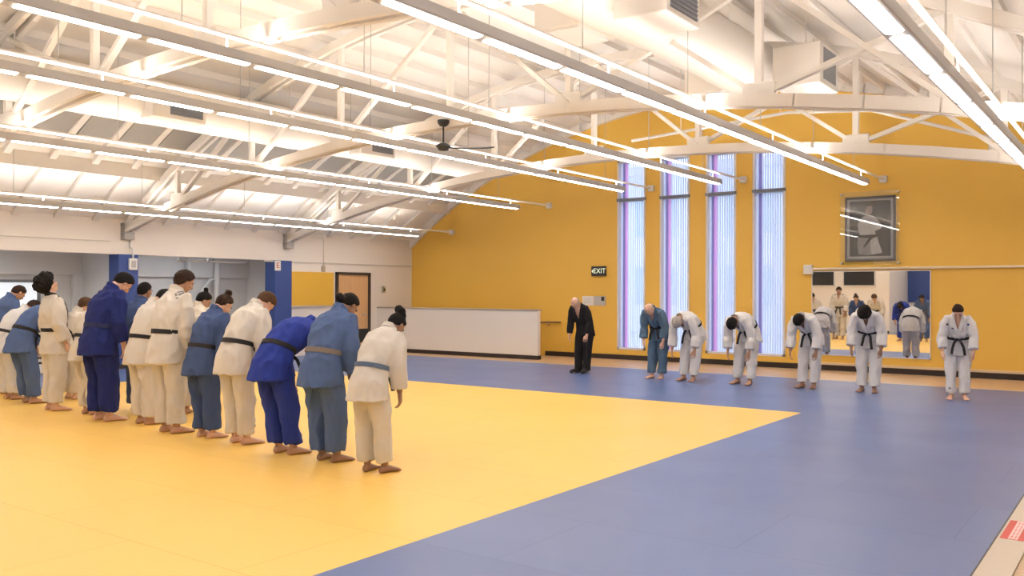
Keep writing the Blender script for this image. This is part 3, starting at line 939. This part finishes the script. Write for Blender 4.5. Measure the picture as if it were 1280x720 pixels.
        loft(bm, [(A - fy * .036 * S + U3 * .016 * S, fx, U3, .012 * S, .012 * S), (A - fy * .024 * S + U3 * .021 * S, fx, U3, .020 * S, .021 * S), (A + fy * .012 * S + U3 * .024 * S, fx, U3, .021 * S, .024 * S),
                  (A + fy * .05 * S + U3 * .017 * S, fx, U3, .024 * S, .017 * S), (A + fy * .085 * S + U3 * .011 * S, fx, U3, .029 * S, .011 * S), (A + fy * .098 * S + U3 * .009 * S, fx, U3, .027 * S, .008 * S)], 14)
        for k in range(5):
            ox = (-.0215 + k * .0112) * s * S
            ln = (.028, .027, .024, .020, .015)[k] * S
            b0 = A + fy * .088 * S + fx * ox + U3 * .009 * S
            r = (.0076 if k == 0 else .0049) * S
            tube(bm, [b0, b0 + fy * ln * .6, b0 + fy * ln - U3 * .002 * S], [r, r * .95, r * .75], 8)
    body = add_mesh('person', remesh(bm, vox, 1, .4), SKIN[skin], None)
    body.location = (x, y, MZ)
    body.rotation_euler = (0, 0, math.radians(rz))
    tag(body, label, 'person')
    # --- face details
    for s in sides:
        bm = ball(bmesh.new(), hd(s * .0165, .0465, .000), (.0062 * S, .004 * S, .0032 * S), rot, 10, 6)
        obj('eye', bm, EYE, body, smooth=True)
        bm = ball(bmesh.new(), hd(s * .0175, .0505, .012), (.011 * S, .0035 * S, .0024 * S), rot, 10, 6)
        obj('eyebrow', bm, HAIRM[hcol], body, smooth=True)
    obj('mouth', ball(bmesh.new(), hd(0, .0545, -.0305), (.011 * S, .003 * S, .0026 * S), rot, 10, 6), LIP, body, smooth=True)
    # --- hair
    bm = bmesh.new()
    bmesh.ops.create_icosphere(bm, subdivisions=4, radius=1)
    thick = {'short': .010, 'crop': .005, 'curly': .030, 'afro': .018, 'tied': .007, 'fringe': .005, 'long': .016}[hair]
    for v in bm.verts:
        d = v.co.normalized()
        a, f, u = d
        if hair == 'fringe':
            line = -.62 + .6 * f
            m = max(0, min(1, (u - line) * 5)) * max(0, min(1, (.42 - u) * 5)) * max(0, min(1, (.35 - f) * 6))
        else:
            lo = {'long': -1.2, 'tied': -.86}.get(hair, -.90)
            top = .50 if hair != 'tied' else .56
            line = (lo + (top - lo) * max(0, min(1, (f + .45) / 1.2)) ** .9) if f > -.45 else lo
            m = max(0, min(1, (u - line) * 5))
        nz = noise.noise(d * (8 if hair in ('curly', 'afro') else 13) + Vector((seed, 0, 0)))
        tt = thick * (1 + (.6 if hair in ('curly', 'afro') else .5) * nz)
        if hair in ('curly', 'afro'): tt *= (1.1 + .35 * u - .1 * f)
        e = [(.030, .040, .040)[i] * (1 - m) + (.0445, .0575, .0635)[i] * m + tt * m * max(.25, min(1, (u + .75) * 1.1)) for i in range(3)]
        v.co = hd(a * e[0], f * e[1] - .003, u * e[2])
    if bun:
        bb = bmesh.new()
        bf, bu, br = bun
        for k in range(7):
            o = Vector((rnd.uniform(-.4, .4), rnd.uniform(-.35, .35), rnd.uniform(-.35, .45))) * br
            ball(bm, hd(o.x, bf + o.y, bu + o.z), (br * .70 * S, br * .70 * S, br * .64 * S), rot, 10, 8)
        bb.free()
    hm = remesh(bm, .0085, 1, .4)
    wrinkle(hm, .0035, 38, seed, (1, 1, 1))
    add_mesh('hair', hm, HAIRM[hcol], body)
    # --- trousers
    bm = bmesh.new()
    Y3 = Vector((0, 1, 0))
    loft(bm, [(P0 - Vector((0, 0, .075 * S)), X3, Y3, .088 * S * sg, .070 * S * sg), (P0 - Vector((0, 0, .03 * S)), X3, Y3, .100 * S * sg, .084 * S * sg), (P0 + D(a1) * .03 * S, X3, NN(a1), .098 * S * sg, .078 * S * sg), (W + D(a1) * .0, X3, NN(a1), .088 * S * sg, .068 * S * sg)], 20)
    lw = .93 if suit else 1.0
    for s in sides:
        hz = .028 if suit else .062
        hem = Vector((ank[s].x + s * .003 * S, ank[s].y - .004 * S, hz * S))
        rr = [(.060, .070), (.061, .070), (.053, .058), (.049, .054), (.047, .055)]
        cs = [hipJ[s] + Vector((0, 0, .01 * S)), hipJ[s] * .68 + kne[s] * .32 + Vector((s * .003 * S, 0, 0)), kne[s] + Vector((s * .004 * S, -.004 * S, 0)), kne[s] * .45 + hem * .55 + Vector((s * .002 * S, -.006 * S, 0)), hem]
        loft(bm, [(c, X3, Y3, r[0] * S * sg * lw, r[1] * S * sg * lw) for c, r in zip(cs, rr)], 18)
    pm = remesh(bm, .012, 2, .5)
    wrinkle(pm, .018 if not suit else .007, 8.5, seed + 40, (1, 1, .5))
    add_mesh('trousers', pm, GI[gi], body)
    # --- jacket
    jw, jd = .118 * S * sg, .090 * S * sg
    skl = (.15 if not suit else .13) * S * skirt
    HM = P0 + Vector((0, -.018 * S * math.sin(th), -skl + .05 * S))
    fl = 1.0 if not suit else .94
    TR = [(HM, NN(0), .124 * S * sg * fl, (.100 + .02 * math.sin(th)) * S * sg * fl), (P0 - Vector((0, .006 * S * math.sin(th), .01 * S)), NN(.25 * th), .116 * S * sg * fl, .096 * S * sg * fl), (P0 + D(a1) * .045 * S, NN(.7 * a1), .106 * S * sg, .086 * S * sg),
          (W, NN(a1), .099 * S * sg, .079 * S * sg), (W + D(a2) * .06 * S, NN(a2), .110 * S * sg, .088 * S * sg), (CH, NN(a2), .117 * S * sg, .088 * S * sg),
          (CH + D(a3) * .045 * S, NN(a3), .117 * S * (1 + (g - 1) * .5), .076 * S), (CH + D(a3) * .076 * S, NN(a3), .100 * S * (1 + (g - 1) * .5), .062 * S), (NB - D(a3) * .006 * S, NN(a3), .070 * S, .050 * S), (NB + D(a3) * .020 * S, NN(a3), .046 * S, .046 * S)]
    bm = bmesh.new()
    loft(bm, [(c, X3, n, rx, ry) for c, n, rx, ry in TR], 28)
    for s in sides:
        sl = .82 if not suit else .93
        end = elb[s] + (wri[s] - elb[s]) * sl
        k = .88 if suit else 1.0
        tube(bm, [CH + D(a3) * .07 * S + X3 * s * .05 * S, shd[s] - X3 * s * .008 * S, shd[s] * .72 + elb[s] * .28, elb[s], elb[s] * .55 + end * .45, end],
             [.034 * S * k, .041 * S * k, .046 * S * k, .046 * S * k, .048 * S * k, .046 * S * k * (.85 if suit else 1)], 16)
    jm = remesh(bm, .012, 2, .5)
    wrinkle(jm, .016 if not suit else .007, 8.0, seed + 80, (1, 1, .6))
    # open V at the neck
    b2 = bmesh.new()
    b2.from_mesh(jm)
    u, n = D(a3), NN(a3)
    vd = .165 * S if not suit else .12 * S
    kill = []
    for f in b2.faces:
        c = f.calc_center_median() - NB
        dd, q = -c.dot(u), c.dot(n)
        if q > 0.012 * S and -.03 * S < dd < vd and abs(c.x) < .040 * S * (1 - max(dd, 0) / vd) + .002 * S and q < .14 * S:
            kill.append(f)
    bmesh.ops.delete(b2, geom=kill, context='FACES')
    b2.to_mesh(jm)
    b2.free()
    add_mesh('jacket', jm, GI[gi], body)
    def front(dd, xx, out):
        """point on the jacket front at distance dd below the neck base"""
        p = NB - u * dd
        best = None
        for i in range(3, len(TR) - 1):
            c0, n0, x0, y0 = TR[i]; c1, n1, x1, y1 = TR[i + 1]
            d0, d1 = -(c0 - NB).dot(u), -(c1 - NB).dot(u)
            if d1 <= dd <= d0:
                t = (d0 - dd) / max(1e-6, d0 - d1)
                c = c0.lerp(c1, t); nn = n0.lerp(n1, t).normalized()
                rx, ry = x0 + (x1 - x0) * t, y0 + (y1 - y0) * t
                return c + X3 * xx + nn * (ry * math.sqrt(max(.05, 1 - (xx / rx) ** 2)) + out), nn
        c, nn, rx, ry = TR[3]
        return c + X3 * xx + nn * (ry + out), nn
    if not suit:
        # collar band: round the back of the neck and crossing at the front
        bm = bmesh.new()
        for s in sides:
            pts = [(NB + u * .030 * S - n * .046 * S, -n), (NB + u * .030 * S - n * .034 * S + X3 * s * .030 * S, (X3 * s * .7 - n * .7).normalized()), (NB + u * .020 * S + X3 * s * .044 * S + n * .005 * S, (X3 * s + u * .3).normalized())]
            for k in range(9):
                t = k / 8
                dd = -.002 * S + t * .225 * S
                xx = s * .044 * S * (1 - dd / (.165 * S))
                p, nn = front(max(dd, .001), xx, .006 + (.006 if s > 0 else 0))
                pts.append((p, nn))
            prev = None
            for k in range(len(pts)):
                p, nn = pts[k]
                tn = (pts[min(k + 1, len(pts) - 1)][0] - pts[max(k - 1, 0)][0]).normalized()
                wd = tn.cross(nn).normalized() * .0155 * S
                tk = nn * .006
                r = [bm.verts.new(p + a * wd + b * tk) for a, b in ((-1, -1), (1, -1), (1, 1), (-1, 1))]
                if prev:
                    for j in range(4): bm.faces.new((prev[j], prev[(j + 1) % 4], r[(j + 1) % 4], r[j]))
                else:
                    bm.faces.new(r)
                prev = r
            bm.faces.new(prev[::-1])
        obj('collar', bm, GI[gi] if under != 'blackcollar' else BELT['black'], body, smooth=False, bevel=.004)
    if under in ('black', 'blackcollar'):
        bm = bmesh.new()
        loft(bm, [(W, X3, NN(a1), .08 * S * sg, .062 * S * sg), (CH, X3, NN(a2), .098 * S * sg, .073 * S * sg), (CH + D(a3) * .06 * S, X3, NN(a3), .100 * S, .064 * S), (NB + D(a3) * .0, X3, NN(a3), .056 * S, .046 * S), (NB + D(a3) * .012 * S, X3, NN(an), .042 * S, .041 * S)], 20)
        obj('undershirt', bm, BELT['black'], body, smooth=True)
    if suit:
        bm = bmesh.new()
        for s in sides:
            toe = math.radians(12) * s
            fy = Vector((math.sin(toe), math.cos(toe), 0))
            A = Vector((ank[s].x, ank[s].y, 0))
            tube(bm, [A - fy * .040 * S + Vector((0, 0, .024 * S)), A + fy * .02 * S + Vector((0, 0, .030 * S)), A + fy * .075 * S + Vector((0, 0, .022 * S)), A + fy * .125 * S + Vector((0, 0, .018 * S)), A + fy * .14 * S + Vector((0, 0, .016 * S))],
                 [.022 * S, .029 * S, .030 * S, .026 * S, .012 * S], 14)
            for v in bm.verts: v.co.z = max(v.co.z, .001)
            o = obj('shoe', remesh_bm(bm), MT['black'], body, smooth=True)
            bm = bmesh.new()
        bm.free()
    # --- belt
    if belt:
        bm = bmesh.new()
        n1 = NN(a1); u1 = D(a1)
        K = 36
        hh, tk = .0135 * S, .006
        rx, ry = .099 * S * sg + .007, .079 * S * sg + .007
        rings = []
        for k in range(K):
            an_ = 2 * PI * k / K
            r0 = W + X3 * rx * math.cos(an_) + n1 * ry * math.sin(an_)
            o_ = (X3 * math.cos(an_) / rx + n1 * math.sin(an_) / ry).normalized()
            rings.append([bm.verts.new(r0 + o_ * a * tk + u1 * b * hh) for a, b in ((-1, -1), (1, -1), (1, 1), (-1, 1))])
        for k in range(K):
            a, b = rings[k], rings[(k + 1) % K]
            for j in range(4): bm.faces.new((a[j], b[j], b[(j + 1) % 4], a[(j + 1) % 4]))
        bo = obj('belt', bm, BELT[belt], body, bevel=.003)
        kp = W + n1 * (ry + .012)
        obj('belt_knot', ball(bmesh.new(), kp, (.019 * S, .010 * S, .014 * S), Matrix((X3, n1, u1)).transposed(), 14, 8), BELT[belt], bo, smooth=True)
        for s in sides:
            bm = bmesh.new()
            p1 = kp + X3 * s * .010 * S
            p2 = kp + X3 * s * .030 * S + Vector((0, .012 * S + .02, -.03 * S))
            p3 = Vector((s * (.042 + rnd.uniform(-.01, .02)) * S, max(p2.y + .006 * S, HM.y + .10 * S * sg + .012), kp.z - .075 * S))
            p4 = Vector((p3.x + s * .01 * S, p3.y + .004 * S, kp.z - (.13 + rnd.uniform(-.015, .02)) * S))
            for a, b in ((p1, p2), (p2, p3), (p3, p4)):
                bar(bm, a, b, .024 * S, .006, (0, 1, .2))
            obj('belt_tail', bm, BELT[belt], bo)
    if patch:
        from mathutils.bvhtree import BVHTree
        def surf(me, o, d):
            t = BVHTree.FromPolygons([v.co.copy() for v in me.vertices], [tuple(q.vertices) for q in me.polygons])
            return t.ray_cast(o, d)[:2]
        def decal(name, me, o, d, ux, w, hh, m):
            c, nn = surf(me, o, d)
            if c is None: return
            sx = (ux - nn * ux.dot(nn)).normalized()
            bm = bmesh.new()
            bar(bm, c + nn * .003 - sx * w / 2, c + nn * .003 + sx * w / 2, hh, .008, nn)
            obj(name, bm, m, body, bevel=.002)
        if patch == 'stripes':
            for s in sides:
                for k in range(3):
                    for q in range(6):
                        o = CH + D(a3) * .4 * S + X3 * s * (.058 + k * .012) * S + NN(a3) * (-.040 + q * .014) * S
                        decal('shoulder_stripe', jm, o, -D(a3), NN(a3), .016 * S, .006 * S, MT['grey_grille'])
        if patch == 'logos':
            for (xx, dd, wd, hg, m) in ((.040, .085, .030, .012, MT['black']), (-.088, .05, .016, .016, GI['royal']), (.090, .05, .018, .018, BELT['black'])):
                o = NB - u * dd * S + X3 * xx * S + n * .5
                decal('chest_emblem', jm, o, -n, X3, wd * S, hg * S, m)
        if patch in ('leg', 'logos'):
            q = kne[1] * .3 + ank[1] * .7
            decal('trouser_emblem', pm, Vector((q.x + .012 * S, 1.0, q.z)), Vector((0, -1, 0)), X3, .022 * S, .018 * S, MT['grey_paper'] if gi != 'white' else MT['grey_grille'])
    return body
def remesh_bm(bm):
    me = remesh(bm, .008, 2, .5)
    b = bmesh.new()
    b.from_mesh(me)
    bpy.data.meshes.remove(me)
    return b

# row on the yellow mat, bowing towards the yellow wall
person('person in cream judo uniform with blue belt and black hair bun, bowing', -5.574, 5.672, 4, 1.56, 34, 58, 'cream', 'blue', 'tied', 'black', 'brown', 1.0, arm=-.06, bun=(-.040, .066, .040))
person('person in faded blue judo uniform with grey brown belt and dark tied hair, bowing', -6.275, 5.752, 2, 1.72, 27, 55, 'mid', 'grey', 'tied', 'black', 'brown', 1.16, arm=.0, bun=(-.062, -.030, .032))
person('person in bright royal blue judo uniform bowing deepest, head hidden behind the shoulder', -6.912, 5.792, 0, 1.78, 58, 105, 'royal', 'black', 'short', 'black', 'tan', 1.05, arm=-.02, patch='leg')
person('person in cream judo uniform with black belt and short brown hair, bowing', -7.745, 5.904, 0, 1.77, 30, 66, 'cream', 'black', 'short', 'brown', 'light', 1.0, arm=.02, patch='leg')
person('person in dark faded blue judo uniform with black belt and brown hair tied on top', -8.363, 5.907, 0, 1.66, 22, 45, 'denim', 'black', 'tied', 'dark', 'light', 1.08, arm=.02, bun=(-.030, .070, .026))
person('tall person in cream judo uniform with grey shoulder stripes and black belt', -8.976, 5.861, 0, 1.89, 13, 30, 'cream', 'black', 'short', 'dark', 'tan', 1.02, turn=-10, arm=.12, patch='stripes')
person('person in cream judo uniform between the big navy one and the tall striped one', -9.80, 6.08, 0, 1.74, 20, 60, 'cream', 'black', 'short', 'black', 'tan', 1.0, arm=.05)
person('big person in navy blue judo uniform with short black hair and lowered head', -10.47, 5.93, -4, 1.94, 17, 55, 'navy', 'navy', 'short', 'black', 'light', 1.24, arm=.05)
person('person in cream judo uniform mostly hidden behind the big person in navy', -11.13, 6.126, 0, 1.68, 24, 60, 'ivory', 'black', 'short', 'dark', 'tan', 1.0)
person('person in cream judo uniform with curly black hair looking up at the ceiling', -11.897, 6.032, -6, 1.80, -4, -28, 'cream', 'black', 'curly', 'black', 'light', 1.0, arm=.16, under='blackcollar')
person('person in blue judo uniform with black belt bowing beside the one looking up', -12.912, 6.23, 0, 1.76, 42, 75, 'mid', 'black', 'short', 'black', 'tan', 1.05, arm=.0)
person('person in white judo uniform squeezed between two in blue at the left edge', -13.61, 6.29, 0, 1.66, 36, 70, 'white', 'black', 'short', 'dark', 'tan', .95)
person('person in grey blue judo uniform cut off by the left edge, short dark hair', -14.5, 6.56, 0, 1.80, 22, 50, 'mid', 'black', 'crop', 'dark', 'tan', 1.0)
person('person in cream judo uniform and black undershirt with dark hair bun behind the row', -10.15, 6.98, 30, 1.66, 15, 42, 'ivory', 'black', 'tied', 'black', 'tan', .95, turn=-50, under='black', bun=(-.045, .075, .022))
person('person in blue judo uniform with cropped black hair in front of the blue column', -10.9, 6.66, 10, 1.74, 6, 15, 'denim', 'black', 'crop', 'black', 'brown', .98)
person('person with long brown hair in cream judo uniform, glimpsed between two others on the left', -12.95, 6.85, 0, 1.56, 18, 40, 'ivory', 'black', 'long', 'brown', 'light', .95, turn=-20)
# row by the yellow wall, bowing back
person('bald man in a black suit bowing beside the paper notice', -9.228, 15.167, 180, 1.68, 31, 62, 'suit', None, 'fringe', 'grey', 'light', 1.08, arm=.06, suit=True, vox=.0075, stance=.05)
person('balding person in grey blue judo uniform bowing in front of the tall windows', -7.524, 15.023, 183, 1.68, 44, 78, 'teal', 'black', 'fringe', 'grey', 'light', 1.05, vox=.0075, arm=-.02)
person('person in white judo uniform bowing deeply, greying hair, right of the grey blue one', -6.855, 14.97, 176, 1.76, 70, 118, 'white', 'black', 'crop', 'grey', 'tan', 1.0, vox=.0075, arm=-.05, spread=.10)
person('person in white judo uniform with black hair bowing deeply before the last tall window', -5.842, 15.035, 174, 1.76, 70, 118, 'white', 'black', 'short', 'black', 'tan', 1.0, vox=.0075, arm=-.05, stance=.07)
person('person in white judo uniform with black hair bowing left of the mirror', -4.734, 15.061, 176, 1.70, 59, 104, 'white', 'black', 'short', 'black', 'brown', 1.0, vox=.0075, arm=.0, spread=.10)
person('person in white judo uniform with bushy black hair bowing in front of the mirror', -3.764, 15.044, 186, 1.70, 45, 90, 'white', 'black', 'afro', 'black', 'brown', 1.05, vox=.0075, arm=.06, spread=.10)
person('woman in white judo uniform with emblems and brown hair bun, rightmost by the yellow wall', -2.419, 14.847, 190, 1.58, 30, 56, 'white', 'black', 'tied', 'dark', 'light', 1.0, vox=.0075, arm=.05, spread=.11, patch='logos', bun=(-.062, -.012, .028))
